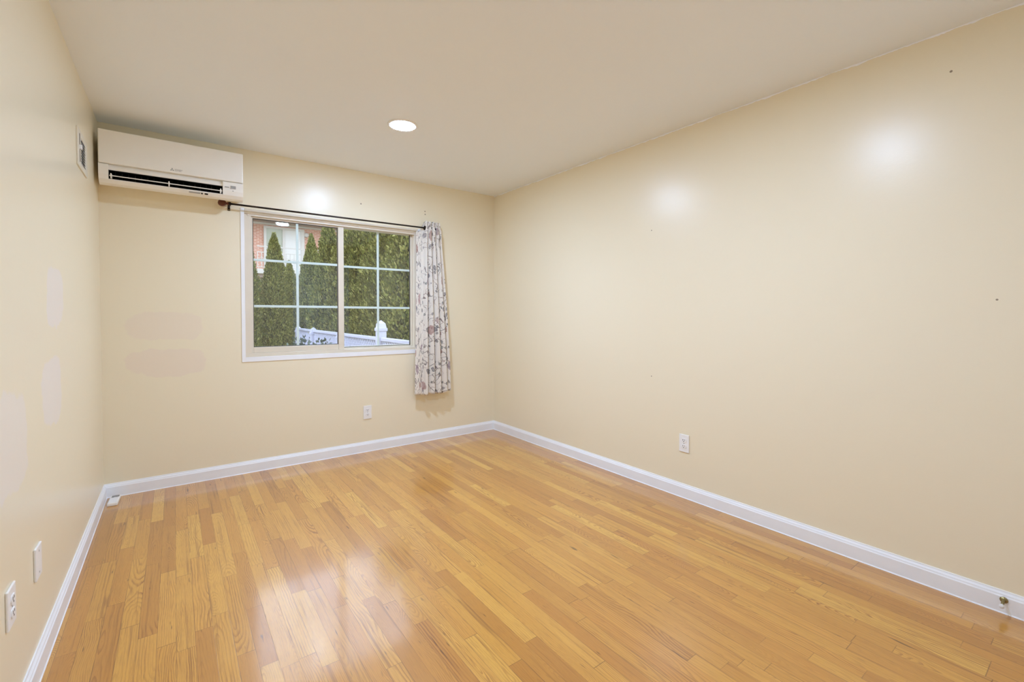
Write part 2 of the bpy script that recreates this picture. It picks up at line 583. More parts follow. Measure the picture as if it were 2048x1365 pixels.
# ------------------------------------------------------------------ the room
WT = 0.20
struct(obj('floor', B((XL - WT, XR + WT, YR - WT, YB + WT, -0.12, 0.0)), M_FLOOR))
struct(obj('ceiling', B((XL - WT, XR + WT, YR - WT, YB + WT, H, H + 0.12)), M_CEIL))
struct(obj('wall_left', B((XL - WT, XL, YR - WT, YB + WT, 0, H)), M_WALL_LEFT))
struct(obj('wall_right', B((XR, XR + WT, YR - WT, YB + WT, 0, H)), M_WALL_RIGHT))
struct(obj('wall_rear', B((XL, XR, YR - WT, YR, 0, H)), M_WALL_REAR))
bm = bmesh.new()
box(bm, XL, WX0, YB, YB + WT, 0, H)
box(bm, WX1, XR, YB, YB + WT, 0, H)
box(bm, WX0, WX1, YB, YB + WT, 0, WZ0)
box(bm, WX0, WX1, YB, YB + WT, WZ1, H)
struct(obj('wall_back', bm, M_WALL_BACK))


def base_profile(sign, at):
    """baseboard section: flat face, ogee top, slim caulk chamfer at the floor"""
    p = [(0, 0), (BT + 0.003, 0), (BT, 0.005), (BT, 0.066), (BT - 0.003, 0.071), (BT - 0.004, 0.076), (BT - 0.0085, 0.083), (BT - 0.010, BH), (0, BH)]
    return [(at + sign * u, v) for u, v in p]


bm = bmesh.new(); extrude_profile(bm, base_profile(-1, YB), 'x', XL, XR); struct(obj('baseboard_back', bm, M_TRIM))
bm = bmesh.new(); extrude_profile(bm, base_profile(1, XL), 'y', YR, YB - BT * 0.6); struct(obj('baseboard_left', bm, M_TRIM))
bm = bmesh.new(); extrude_profile(bm, base_profile(-1, XR), 'y', YR, YB - BT * 0.6); struct(obj('baseboard_right', bm, M_TRIM))
bm = bmesh.new(); extrude_profile(bm, base_profile(1, YR), 'x', XL + BT, 1.63); struct(obj('baseboard_rear', bm, M_TRIM))

# closed white door in the rear wall, behind the camera
dr1 = struct(obj('door_1', B((1.70, 2.52, YR, YR + 0.035, 0.0, 2.03), (1.80, 2.05, YR + 0.035, YR + 0.041, 0.25, 0.95), (2.17, 2.42, YR + 0.035, YR + 0.041, 0.25, 0.95),
                             (1.80, 2.05, YR + 0.035, YR + 0.041, 1.10, 1.85), (2.17, 2.42, YR + 0.035, YR + 0.041, 1.10, 1.85), bev=0.003), M_TRIM))
struct(obj('trim_2', B((1.63, 1.70, YR, YR + 0.018, 0, 2.10), (2.52, 2.59, YR, YR + 0.018, 0, 2.10), (1.63, 2.59, YR, YR + 0.018, 2.03, 2.10), bev=0.003), M_TRIM))
bm = bmesh.new()
lathe(bm, [(0.026, 0.035), (0.026, 0.041), (0.010, 0.046), (0.010, 0.070), (0.024, 0.080), (0.027, 0.092), (0.018, 0.102), (0.003, 0.104)], (1.765, YR, 0.95), 'y', 20)
obj('door_knob', bm, M_BRASS, dr1, True)

# white strip of trim round the window, left, right and below
bm = bmesh.new()
box(bm, 0.405, WX0, YB - 0.006, YB, 0.843, 2.003, 0.002)
box(bm, WX1, 1.862, YB - 0.006, YB, 0.843, 2.003, 0.002)
box(bm, WX0, WX1, YB - 0.006, YB, 0.843, WZ0, 0.002)
struct(obj('trim_1', bm, M_TRIM))

# ------------------------------------------------------------------ window
win = thing('window_1', 'almond vinyl sliding window with white grilles in back wall', 'window')
struct(win)
y0 = YB + 0.010
bm = bmesh.new()
box(bm, WX0, WX0 + 0.046, y0, y0 + 0.11, WZ0, WZ1, 0.003)                    # left jamb
box(bm, 1.803, WX1, y0, y0 + 0.11, WZ0, WZ1, 0.003)                          # right jamb
box(bm, WX0, WX1, y0 - 0.014, y0 + 0.11, 1.965, WZ1, 0.003)                  # head
box(bm, WX0 + 0.02, WX1 - 0.01, y0 - 0.004, y0 + 0.11, 1.949, 1.966, 0.002)
box(bm, WX0, WX1, y0 - 0.002, y0 + 0.11, WZ0, 0.906, 0.003)                  # sill
box(bm, WX0, WX1, y0 + 0.075, y0 + 0.11, 0.90, 0.925, 0.002)
obj('window_frame', bm, M_VINYL, win)


PANE_TILT = -0.0034


def sash(name, x0, x1, z0, z1, gx0, gx1, gz0, gz1, yf, yb, vbar, hbars):
    bm = bmesh.new()
    box(bm, x0, gx0, yf, yb, z0, z1, 0.003)
    box(bm, gx1, x1, yf, yb, z0, z1, 0.003)
    box(bm, gx0, gx1, yf, yb, z0, gz0, 0.003)
    box(bm, gx0, gx1, yf, yb, gz1, z1, 0.003)
    s = obj(name, bm, M_VINYL, win)
    ym = (yf + yb) / 2
    bm = bmesh.new()
    box(bm, gx0 - 0.002, gx1 + 0.002, ym - 0.011, ym - 0.008, gz0 - 0.002, gz1 + 0.002)
    box(bm, gx0 - 0.002, gx1 + 0.002, ym + 0.008, ym + 0.011, gz0 - 0.002, gz1 + 0.002)
    for v in bm.verts:                       # the outer pane sits a hair out of true
        if v.co.y > ym:
            v.co.y += (v.co.z - (gz0 + gz1) / 2) * PANE_TILT
    obj('glass', bm, M_GLASS, s)
    bm = bmesh.new()
    t = 0.005
    box(bm, gx0, gx0 + t, ym - 0.0075, ym + 0.0075, gz0, gz1)
    box(bm, gx1 - t, gx1, ym - 0.0075, ym + 0.0075, gz0, gz1)
    box(bm, gx0, gx1, ym - 0.0075, ym + 0.0075, gz1 - t, gz1)
    box(bm, gx0, gx1, ym - 0.0075, ym + 0.0075, gz0, gz0 + t)
    obj('spacer', bm, M_SPACER, s)
    bm = bmesh.new()
    box(bm, vbar - 0.009, vbar + 0.009, ym - 0.004, ym + 0.004, gz0, gz1, 0.0015)
    for hz in hbars:
        box(bm, gx0, gx1, ym - 0.0042, ym + 0.0042, hz - 0.009, hz + 0.009, 0.0015)
    obj('grille', bm, M_GRILLE, s)
    return s


sash('sliding_sash', 0.476, 1.166, 0.906, 1.949, 0.487, 1.119, 0.951, 1.938, YB + 0.022, YB + 0.050, 0.803, (1.623, 1.267))
sash('fixed_sash', 1.150, 1.803, 0.906, 1.975, 1.172, 1.786, 0.918, 1.962, YB + 0.054, YB + 0.084, 1.479, (1.618, 1.266))

# ------------------------------------------------------------------ recessed lights
LIGHT_LABELS = ['lit round recessed ceiling light nearest the window wall',
                'lit round recessed ceiling light overhead, mirrored in the window glass and right wall',
                ]
lamp0 = None
for i, (lx, ly) in enumerate(LAMP_POSITIONS):
    if lamp0 is None:
        lamp0 = thing('recessed_light', LIGHT_LABELS[0], 'ceiling light', (lx, ly, H), 0, 'recessed lights along the ceiling')
        bm = bmesh.new()
        prof = [(0.078, -0.003), (0.080, -0.0065), (0.088, -0.0065), (0.097, -0.002), (0.098, 0.0), (0.078, 0.0)]
        rings = []
        for r, h in prof:
            rings.append([bm.verts.new((r * math.cos(2 * PI * k / 48), r * math.sin(2 * PI * k / 48), h)) for k in range(48)])
        for a in range(len(rings)):
            ra, rb = rings[a], rings[(a + 1) % len(rings)]
            for k in range(48):
                bm.faces.new((ra[k], ra[(k + 1) % 48], rb[(k + 1) % 48], rb[k]))
        obj('trim_ring', bm, M_PLASTIC, lamp0, True)
        bm = bmesh.new()
        lathe(bm, [(0.077, -0.0005), (0.0768, -0.0045), (0.073, -0.0070), (0.05, -0.0088), (0.01, -0.0098)], (0, 0, 0), 'z', 48)
        obj('lens', bm, M_LENS, lamp0, True)
    else:
        r = lamp0.copy()
        COL.objects.link(r)
        r.location = (lx, ly, H)
        r['label'] = LIGHT_LABELS[i]
        for ch in list(lamp0.children):
            c = ch.copy()
            c.parent = r
            COL.objects.link(c)

# ------------------------------------------------------------------ air conditioner
AX0, AX1 = -0.360, 0.402
ac = thing('air_conditioner', 'white wall mounted split air conditioner high in the left corner', 'air conditioner', (0, 0, 0))
YF = YB - 0.228
full = [(YB, 2.325), (YB, 2.040), (YB - 0.120, 2.036), (YB - 0.150, 2.008), (YB - 0.170, 2.005), (YB - 0.196, 2.014), (YB - 0.216, 2.034), (YB - 0.224, 2.062), (YB - 0.227, 2.10), (YB - 0.227, 2.122), (YB - 0.214, 2.126), (YB - 0.214, 2.325)]
notch = [(YB, 2.325), (YB, 2.040), (YB - 0.120, 2.036), (YB - 0.150, 2.008), (YB - 0.170, 2.005), (YB - 0.196, 2.014), (YB - 0.214, 2.032), (YB - 0.210, 2.038), (YB - 0.12, 2.052), (YB - 0.09, 2.09), (YB - 0.11, 2.11), (YB - 0.213, 2.092), (YB - 0.216, 2.104), (YB - 0.208, 2.122), (YB - 0.208, 2.325)]
OX0, OX1 = -0.314, 0.280
bm = bmesh.new()
extrude_profile(bm, full, 'x', AX0, OX0)
extrude_profile(bm, full, 'x', OX1, AX1)
extrude_profile(bm, notch, 'x', OX0, OX1)
obj('housing', bm, M_ACPLASTIC, ac)
bm = bmesh.new()
box(bm, AX0, AX1, YF - 0.002, YB - 0.2145, 2.127, 2.332, 0.006, 3)
obj('front_panel', bm, M_ACPLASTIC, ac, False)
bm = bmesh.new()
box(bm, AX0 + 0.004, AX1 - 0.004, YB - 0.213, YB - 0.004, 2.3255, 2.3285, 0.001)
obj('top_grille', bm, M_ACPLASTIC, ac)
# dark liner of the outlet, follows the notch
liner = [(YB - 0.2085, 2.0395), (YB - 0.12, 2.0515), (YB - 0.091, 2.09), (YB - 0.11, 2.1085), (YB - 0.211, 2.0905), (YB - 0.211, 2.0892), (YB - 0.111, 2.1065), (YB - 0.0935, 2.0895), (YB - 0.121, 2.053), (YB - 0.2085, 2.041)]
bm = bmesh.new()
extrude_profile(bm, liner, 'x', OX0 + 0.001, OX1 - 0.001)
box(bm, OX0 + 0.0005, OX0 + 0.0015, YB - 0.208, YB - 0.10, 2.045, 2.10)
box(bm, OX1 - 0.0015, OX1 - 0.0005, YB - 0.208, YB - 0.10, 2.045, 2.10)
obj('air_outlet', bm, M_BLACKBROWN, ac)
for k in range(18):
    x = OX0 + 0.03 + k * (OX1 - OX0 - 0.06) / 17
    obj('guide_fin', B((x - 0.0007, x + 0.0007, YB - 0.185, YB - 0.135, 2.052, 2.094)), M_BLACKBROWN, ac)
bm = bmesh.new()
extrude_profile(bm, [(YB - 0.222, 2.0535), (YB - 0.190, 2.060), (YB - 0.188, 2.0635), (YB - 0.218, 2.0605), (YB - 0.223, 2.057)], 'x', OX0 + 0.004, OX1 - 0.004)
vane = obj('vane', bm, M_ACPLASTIC, ac)
for vx in (OX0 + 0.012, (OX0 + OX1) / 2, OX1 - 0.012):
    bm = bmesh.new()
    box(bm, vx - 0.0035, vx + 0.0035, YB - 0.223, YB - 0.17, 2.040, 2.071, 0.002)
    obj('vane_clip', bm, M_ACPLASTIC, vane)
# markings
bm = bmesh.new()
yy = YF - 0.0026


def rhomb(bm, cx, cz, ang, l=0.0062, w=0.0036):
    d = Vector((math.cos(ang), 0, math.sin(ang)))
    n = Vector((-math.sin(ang), 0, math.cos(ang)))
    c = Vector((cx, yy, cz))
    pts = [c, c + d * l + n * w, c + d * 2 * l, c + d * l - n * w]
    f = [bm.verts.new(p) for p in pts]
    b_ = [bm.verts.new(p + Vector((0, 0.0009, 0))) for p in pts]
    bm.faces.new(f)
    bm.faces.new(b_[::-1])
    for i in range(4):
        bm.faces.new((f[i], f[(i + 1) % 4], b_[(i + 1) % 4], b_[i]))


for ang in (90, 210, 330):
    rhomb(bm, 0.0005, 2.1475, math.radians(ang))
obj('emblem', bm, M_GREYPRINT, ac)


def lettering(name, text, size, loc, mat, parent):
    cu = bpy.data.curves.new(name, 'FONT')
    cu.body = text
    cu.size = size
    cu.extrude = 0.0004
    cu.resolution_u = 2
    tmp = bpy.data.objects.new(name, cu)
    COL.objects.link(tmp)
    dg = bpy.context.evaluated_depsgraph_get()
    me = bpy.data.meshes.new_from_object(tmp.evaluated_get(dg))
    bpy.data.objects.remove(tmp)
    me.transform(Matrix.Rotation(PI / 2, 4, 'X'))
    me.materials.clear()
    return link(name, me, mat, parent, loc)


lettering('lettering', 'MITSUBISHI', 0.0082, (0.0145, yy + 0.0002, 2.1490), M_GREYPRINT, ac)
lettering('lettering', 'ELECTRIC', 0.0082, (0.0145, yy + 0.0002, 2.1415), M_GREYPRINT, ac)
bm = bmesh.new()
box(bm, 0.291, 0.317, YB - 0.2290, YB - 0.2255, 2.0845, 2.0885)
obj('printed_mark', bm, M_GREYPRINT, ac)
bm = bmesh.new()
box(bm, 0.326, 0.357, YB - 0.2292, YB - 0.224, 2.079, 2.099)
obj('sticker', bm, M_GREYLABEL, ac)
bm = bmesh.new()
for k in range(5):
    box(bm, 0.329, 0.354, YB - 0.2296, YB - 0.229, 2.0815 + k * 0.0036, 2.0825 + k * 0.0036)
obj('sticker_print', bm, M_GREYPRINT, ac)
bm = bmesh.new()
box(bm, 0.336, 0.344, YB - 0.2256, YB - 0.221, 2.062, 2.066)
obj('indicator_mark', bm, M_GREYPRINT, ac)
for (a, b_, mt) in ((0.089, 0.152, M_GREYLABEL), (0.156, 0.166, M_DARK), (0.176, 0.195, M_DARK)):
    bm = bmesh.new()
    pr = [(YB - 0.2040, 2.0196), (YB - 0.2110, 2.0266), (YB - 0.2116, 2.0258), (YB - 0.2047, 2.0188)]
    extrude_profile(bm, pr, 'x', a, b_)
    obj('lip_label', bm, mt, ac)

# ------------------------------------------------------------------ air vent on the left wall
vent = thing('wall_vent', 'white metal air register with slats on left wall beside the air conditioner', 'vent')
vy0, vy1, vz0, vz1 = 3.135, 3.440, 1.955, 2.148
sy0, sy1, sz0, sz1 = 3.232, 3.372, 1.985, 2.115
bm = bmesh.new()
x0, x1 = XL, XL + 0.007
box(bm, x0, x1, vy0, sy0, vz0, vz1, 0.002)
box(bm, x0, x1, sy1, vy1, vz0, vz1, 0.002)
box(bm, x0, x1, sy0 - 0.002, sy1 + 0.002, vz0, sz0, 0.002)
box(bm, x0, x1, sy0 - 0.002, sy1 + 0.002, sz1, vz1, 0.002)
obj('frame', bm, M_VENT, vent)
obj('damper_slot_shade', B((x1 - 0.001, x1 + 0.0004, 3.181, 3.198, 1.980, 2.125)), M_DARK, vent)  # dark strip on the frame face, standing in for shade inside the lever slot
obj('duct_backing', B((XL + 0.0003, XL + 0.0012, vy0 + 0.03, vy1 - 0.03, vz0 + 0.015, vz1 - 0.015)), M_DARK, vent)
for k in range(9):
    zc = sz0 + (k + 0.5) * (sz1 - sz0) / 9
    bm = bmesh.new()
    extrude_profile(bm, [(XL + 0.0015, zc + 0.004), (XL + 0.0022, zc + 0.0045), (XL + 0.0085, zc - 0.0035), (XL + 0.0078, zc - 0.004)], 'y', sy0, sy1)
    obj('slat', bm, M_TRIM, vent)
bm = bmesh.new()
box(bm, XL + 0.006, XL + 0.016, 3.180, 3.200, 2.044, 2.066, 0.002)
obj('damper_lever', bm, M_TRIM, vent)

# ------------------------------------------------------------------ curtain rod
rod = thing('curtain_rod', 'dark bronze curtain rod with a ball finial above the window', 'curtain rod')
RY, RZ = YB - 0.074, 2.0050
bm = bmesh.new()
tube(bm, [(0.322, RY, RZ), (1.15, RY, RZ + 0.001), (2.000, RY, RZ + 0.003)], 0.0068, 14)
obj('pole', bm, M_BRONZE, rod, True)
bm = bmesh.new()
prof = [(0.002, -0.027), (0.012, -0.0245), (0.020, -0.0175), (0.0245, -0.007), (0.0255, 0.0), (0.0245, 0.007), (0.020, 0.0165), (0.012, 0.0235), (0.009, 0.026), (0.008, 0.030), (0.0125, 0.033), (0.0125, 0.036), (0.0085, 0.040), (0.0085, 0.044)]
lathe(bm, prof, (0.286, RY, RZ), 'x', 24)
obj('finial', bm, M_FINIAL, rod, True)
for bx in (0.333, 1.985):
    bm = bmesh.new()
    lathe(bm, [(0.0115, -0.007), (0.0125, -0.005), (0.0125, 0.005), (0.0115, 0.007)], (bx, RY, RZ), 'x', 20)
    tube(bm, [(bx, RY + 0.008, RZ - 0.006), (bx, RY + 0.03, RZ - 0.014), (bx, YB - 0.002, RZ - 0.016)], 0.0048, 10)
    box(bm, bx - 0.008, bx + 0.008, YB - 0.004, YB, 1.967, 2.020, 0.0015)
    br = obj('bracket', bm, M_BRONZE, rod)
    bm = bmesh.new()
    lathe(bm, [(0.004, 0.0), (0.004, -0.0015), (0.001, -0.0025)], (bx, YB - 0.004, 1.974), 'y', 14)
    obj('screw', bm, M_BRASS, br)
bm = bmesh.new()
lathe(bm, [(0.009, -0.006), (0.020, -0.005), (0.022, -0.002), (0.022, 0.002), (0.020, 0.004), (0.009, 0.005)], (1.872, RY, RZ + 0.002), 'x', 26)
obj('end_collar', bm, M_BRONZE, rod, True)

# ------------------------------------------------------------------ curtain
def curtain_mesh():
    rnd = random.Random(4)
    NU, NV = 150, 80
    ztop, zbot = 2.066, 0.462
    bm = bmesh.new()
    uvl = bm.loops.layers.uv.new('UVMap')
    grid, uvs = [], []
    for j in range(NV + 1):
        v = j / NV                                    # 0 top, 1 bottom
        row, ruv = [], []
        for i in range(NU + 1):
            u = i / NU
            fl = min(1, u / 0.16)                     # the flat flap on the window side
            xl = 1.885 + (1.765 - 1.885) * v ** 0.9
            xr = 2.022 + (2.128 - 2.022) * (1 - (1 - v) ** 1.5)
            if u < 0.22:
                # flap: at the top it slips behind the rod towards the window
                k = u / 0.22
                xf0 = 1.806 + (1.765 - 1.806) * v ** 1.4
                xf1 = 1.874 + (1.852 - 1.874) * v
                x = xf0 + (xf1 - xf0) * k
                y = YB - 0.030 - 0.036 * k ** 1.5 - 0.050 * v * (1 - 0.3 * k) - 0.008 * math.sin(k * 5.0)
                zt = 1.978 + (ztop - 1.978) * max(0, (k - 0.55) / 0.45) ** 0.7 if k > 0.55 else 1.978
            else:
                k = (u - 0.22) / 0.78
                x0_ = 1.874 + (1.852 - 1.874) * v
                ph = k * 4.0
                fold = math.sin(2 * PI * ph + 0.6)
                sharp = math.copysign(abs(fold) ** 0.7, fold)
                amp = (0.015 + 0.019 * v) * (0.85 + 0.3 * math.sin(3.1 * k + 1))
                x = x0_ + (xr - x0_) * k + 0.010 * (0.5 + v) * math.sin(4 * PI * ph)
                y = YB - 0.080 - amp * sharp - 0.012 * v
                if v < 0.045:
                    y = YB - 0.080 - amp * sharp * 1.1
                elif v < 0.14:
                    q = (v - 0.045) / 0.095
                    y -= 0.011 * (1 - q)
                zt = ztop + 0.004 * math.sin(2 * PI * ph * 2 + 1)
            zb = zbot + (0.010 if u > 0.80 else 0.0) * min(1, (u - 0.80) / 0.03 if u > 0.8 else 0) + 0.003 * math.sin(u * 21)
            z = zt + (zb - zt) * v
            row.append(bm.verts.new((x, y, z)))
            ruv.append((u * 1.05, (ztop - z)))
        grid.append(row)
        uvs.append(ruv)
    for j in range(NV):
        for i in range(NU):
            f = bm.faces.new((grid[j][i], grid[j][i + 1], grid[j + 1][i + 1], grid[j + 1][i]))
            f.smooth = True
            for lp, (a, b_) in zip(f.loops, ((j, i), (j, i + 1), (j + 1, i + 1), (j + 1, i))):
                lp[uvl].uv = uvs[a][b_]
    return bm


cur = obj('curtain', curtain_mesh(), M_CURTAIN, None, True)
tag(cur, 'cream floral print curtain gathered on the right end of the rod', 'curtain')
sol = cur.modifiers.new('thickness', 'SOLIDIFY')
sol.thickness = 0.0012

# ------------------------------------------------------------------ outlets and plates
def outlet(loc, rotz, label, plate_w=0.072, plate_h=0.117):
    """built facing -Y with its back at y = 0"""
    t = thing('wall_outlet', label, 'outlet', loc, rotz, 'white duplex outlets')
    bm = bmesh.new()
    box(bm, -plate_w / 2, plate_w / 2, -0.0065, 0, -plate_h / 2, plate_h / 2, 0.003, 3)
    obj('cover_plate', bm, M_PLASTIC, t)
    for s in (1, -1):
        bm = bmesh.new()
        pts = []
        for k in range(28):
            a = 2 * PI * k / 28
            pts.append((0.0172 * math.cos(a), max(-0.0125, min(0.0125, 0.0172 * math.sin(a)))))
        f = [bm.verts.new((x, -0.0092, z + s * 0.0195)) for x, z in pts]
        b_ = [bm.verts.new((x, -0.006, z + s * 0.0195)) for x, z in pts]
        bm.faces.new(f)
        for k in range(28):
            bm.faces.new((f[k], f[(k + 1) % 28], b_[(k + 1) % 28], b_[k]))
        rc = obj('receptacle', bm, M_PLASTIC, t)
        bm = bmesh.new()
        zc = s * 0.0195
        box(bm, -0.0078, -0.0052, -0.0096, -0.0088, zc - 0.001, zc + 0.0085)
        box(bm, 0.0052, 0.0078, -0.0096, -0.0088, zc + 0.0005, zc + 0.0078)
        lathe(bm, [(0.0028, -0.0088), (0.0028, -0.0096)], (0, 0, zc - 0.0066), 'y', 14)
        obj('slot', bm, M_DARK, rc)
    bm = bmesh.new()
    lathe(bm, [(0.0034, -0.006), (0.0034, -0.0072), (0.001, -0.0076)], (0, 0, 0), 'y', 14)
    obj('screw', bm, M_GREYLABEL, t)
    return t


outlet((1.354, YB, 0.3455), 0, 'white duplex outlet under the window on the back wall')
outlet((XR, 1.721, 0.359), PI / 2 * -1, 'white duplex outlet low on the long right wall')
outlet((XL, 1.852, 0.383), PI / 2, 'white duplex outlet on left wall near the photo edge', 0.078, 0.112)
bp = thing('blank_plate', 'plain white wall plate on left wall between outlet and corner', 'wall plate', (XL, 2.166, 0.372), PI / 2)
bm = bmesh.new()
box(bm, -0.040, 0.040, -0.007, 0, -0.0545, 0.0545, 0.003, 3)
obj('plate', bm, M_PLASTIC, bp)
for sz in (0.036, -0.036):
    bm = bmesh.new()
    lathe(bm, [(0.0034, -0.0065), (0.0034, -0.0076), (0.001, -0.008)], (0.0, 0, sz), 'y', 14)
    obj('screw', bm, M_GREYLABEL, bp)

# ------------------------------------------------------------------ remote control in the corner
rem = thing('remote_control', 'white remote control lying on the floor in the far left corner', 'remote control', (-0.3235, 3.834, 0), math.radians(-2))
bm = bmesh.new()
box(bm, -0.026, 0.026, -0.076, 0.080, 0.0, 0.020, 0.005, 3)
obj('body', bm, M_ACPLASTIC, rem)
obj('display', B((-0.018, 0.021, 0.040, 0.072, 0.0185, 0.0206), bev=0.0006), M_LCD, rem)
bm = bmesh.new()
box(bm, -0.021, 0.021, -0.066, 0.030, 0.0188, 0.0212, 0.001)
obj('slide_cover', bm, M_PLASTIC, rem)
for k in range(2):
    bm = bmesh.new()
    box(bm, -0.017 + k * 0.02, -0.003 + k * 0.02, 0.0315, 0.0375, 0.0185, 0.0215, 0.001)
    obj('button', bm, M_GREYPRINT, rem)

# ------------------------------------------------------------------ door stop
ds = thing('door_stop', 'small brass door stop with white tip on the right baseboard', 'door stop', (XR - BT, 0.271, 0.056))
bm = bmesh.new()
lathe(bm, [(0.0125, 0.0), (0.0125, -0.002), (0.0115, -0.004), (0.007, -0.006), (0.005, -0.008)], (0, 0, 0), 'x', 24)
obj('base', bm, M_BRASS, ds, True)
bm = bmesh.new()
pts = []
for k in range(14 * 12 + 1):
    a = 2 * PI * k / 14
    pts.append((-0.007 - 0.042 * k / (14 * 12), 0.0042 * math.cos(a), 0.0042 * math.sin(a) - 0.004 * (k / 168) ** 2))
tube(bm, pts, 0.0011, 6)
obj('spring', bm, M_BRASS, ds, True)
bm = bmesh.new()
lathe(bm, [(0.0055, -0.048), (0.0075, -0.050), (0.0078, -0.060), (0.0065, -0.0635), (0.002, -0.0645)], (0, 0, -0.004), 'x', 18)
obj('tip', bm, M_RUBBER, ds, True)

# ------------------------------------------------------------------ garden beyond the window
GZ = -0.35
struct(obj('ground', B((-25, 30, YB + WT + 0.01, 60, GZ - 0.3, GZ)), M_SOIL))


def foliage_mesh(seed, height, radius, n):
    rs = np.random.RandomState(seed)
    t = rs.beta(1.15, 1.35, n)
    ang = rs.uniform(0, 2 * PI, n)
    prof = np.minimum(1.0, (t + 0.03) / 0.10) ** 0.6 * np.maximum(0.02, 1 - t ** 2.1) ** 0.8
    lump = 1 + 0.15 * np.sin(ang * 3 + t * 13 + seed) + 0.12 * np.sin(ang * 5 - t * 27 + 2 * seed) + 0.08 * np.sin(ang * 9 + t * 61)
    rr = radius * prof * lump * rs.uniform(0.72, 1.06, n)
    c = np.stack([rr * np.cos(ang), rr * np.sin(ang), t * height], 1)
    out = np.stack([np.cos(ang), np.sin(ang), np.full(n, 0.0)], 1)
    d = out * rs.uniform(0.25, 0.9, (n, 1)) + np.array([0, 0, 1.0]) * rs.uniform(0.3, 1.1, (n, 1)) + rs.normal(0, 0.25, (n, 3))
    d /= np.linalg.norm(d, axis=1, keepdims=True)
    side = np.cross(d, out + rs.normal(0, 0.55, (n, 3)))
    side /= np.linalg.norm(side, axis=1, keepdims=True) + 1e-9
    L = rs.uniform(0.025, 0.062, (n, 1))
    Wd = L * rs.uniform(0.24, 0.42, (n, 1))
    v = np.concatenate([c - d * L * 0.35, c + side * Wd + d * L * 0.25, c + d * L, c - side * Wd + d * L * 0.25], 1).reshape(-1, 3)
    f = np.arange(4 * n).reshape(-1, 4)
    me = bpy.data.meshes.new('foliage')
    me.from_pydata(v.tolist(), [], f.tolist())
    me.materials.append(M_FOLIAGE)
    return me


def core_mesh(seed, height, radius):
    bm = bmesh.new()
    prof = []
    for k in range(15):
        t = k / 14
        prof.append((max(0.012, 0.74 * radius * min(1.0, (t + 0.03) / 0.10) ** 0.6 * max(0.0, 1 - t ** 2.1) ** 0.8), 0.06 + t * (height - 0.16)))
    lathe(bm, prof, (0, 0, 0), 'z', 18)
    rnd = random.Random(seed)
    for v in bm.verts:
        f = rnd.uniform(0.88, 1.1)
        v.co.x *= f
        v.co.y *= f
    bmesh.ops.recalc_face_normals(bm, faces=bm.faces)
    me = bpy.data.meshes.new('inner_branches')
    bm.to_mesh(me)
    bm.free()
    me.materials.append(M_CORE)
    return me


def trunk_mesh():
    bm = bmesh.new()
    lathe(bm, [(0.06, 0.0), (0.05, 0.3), (0.045, 0.9)], (0, 0, 0), 'z', 10)
    me = bpy.data.meshes.new('trunk')
    bm.to_mesh(me)
    bm.free()
    me.materials.append(M_BARK)
    return me


FOL = [foliage_mesh(s, 3.4, 0.46, 27000) for s in (1, 2, 3)]
CORE = [core_mesh(s, 3.4, 0.46) for s in (1, 2, 3)]
TRUNK = trunk_mesh()
TREES = [
    (1.24, 11.1, 1.00, 0.66, 'narrow arborvitae cut off by the left edge of the window glass'),
    (1.80, 11.3, 0.985, 0.76, 'pointed arborvitae in front of the white house door, left pane'),
    (2.40, 12.9, 0.86, 0.74, 'shorter dark arborvitae peeping out behind the pointed one, left pane'),
    (2.62, 11.5, 1.01, 0.76, 'pointed arborvitae just right of the left pane middle grille bar'),
    (2.59, 9.88, 1.05, 0.84, 'tall arborvitae at the right edge of the left pane'),
    (2.76, 9.36, 1.02, 0.90, 'arborvitae half hidden behind the window middle stile'),
    (2.76, 8.45, 1.08, 0.98, 'broad arborvitae filling the left half of the right pane'),
    (2.80, 7.65, 1.04, 0.92, 'arborvitae behind the vertical grille bar of the right pane'),
    (2.74, 6.97, 1.05, 0.95, 'olive arborvitae right of the fence post with pointed cap'),
    (2.76, 6.15, 1.05, 0.95, 'arborvitae at the far right edge of the right pane'),
]
for i, (tx, ty, hs, rs_, lab) in enumerate(TREES):
    t = thing('arborvitae_tree', lab, 'tree', (tx, ty, GZ), i * 1.3, 'arborvitae row outside the window')
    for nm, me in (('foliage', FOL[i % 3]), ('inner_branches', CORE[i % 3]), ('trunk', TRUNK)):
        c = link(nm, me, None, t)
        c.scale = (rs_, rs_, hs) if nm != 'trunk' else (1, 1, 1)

# lattice fence
fence = thing('lattice_fence', 'white vinyl lattice fence running along the garden below the evergreens', 'fence', (2.2, 7.7, GZ))
fx = 0.0
posts = [(-3.65, 1.30), (-1.82, 1.48), (0.0, 1.30), (1.83, 1.30), (3.20, 1.30)]
for py, ph in posts:
    bm = bmesh.new()
    box(bm, -0.055, 0.055, py - 0.055, py + 0.055, 0, ph - 0.14, 0.004)
    p = obj('post', bm, M_WHITEVINYL, fence)
    bm = bmesh.new()
    box(bm, -0.066, 0.066, py - 0.066, py + 0.066, ph - 0.145, ph - 0.105, 0.004)
    ring0 = [bm.verts.new((sx * 0.055, py + sy * 0.055, ph - 0.105)) for sx, sy in ((-1, -1), (1, -1), (1, 1), (-1, 1))]
    ring1 = [bm.verts.new((sx * 0.045, py + sy * 0.045, ph - 0.045)) for sx, sy in ((-1, -1), (1, -1), (1, 1), (-1, 1))]
    tip = bm.verts.new((0, py, ph))
    for k in range(4):
        bm.faces.new((ring0[k], ring0[(k + 1) % 4], ring1[(k + 1) % 4], ring1[k]))
        bm.faces.new((ring1[k], ring1[(k + 1) % 4], tip))
    obj('post_cap', bm, M_WHITEVINYL, p)
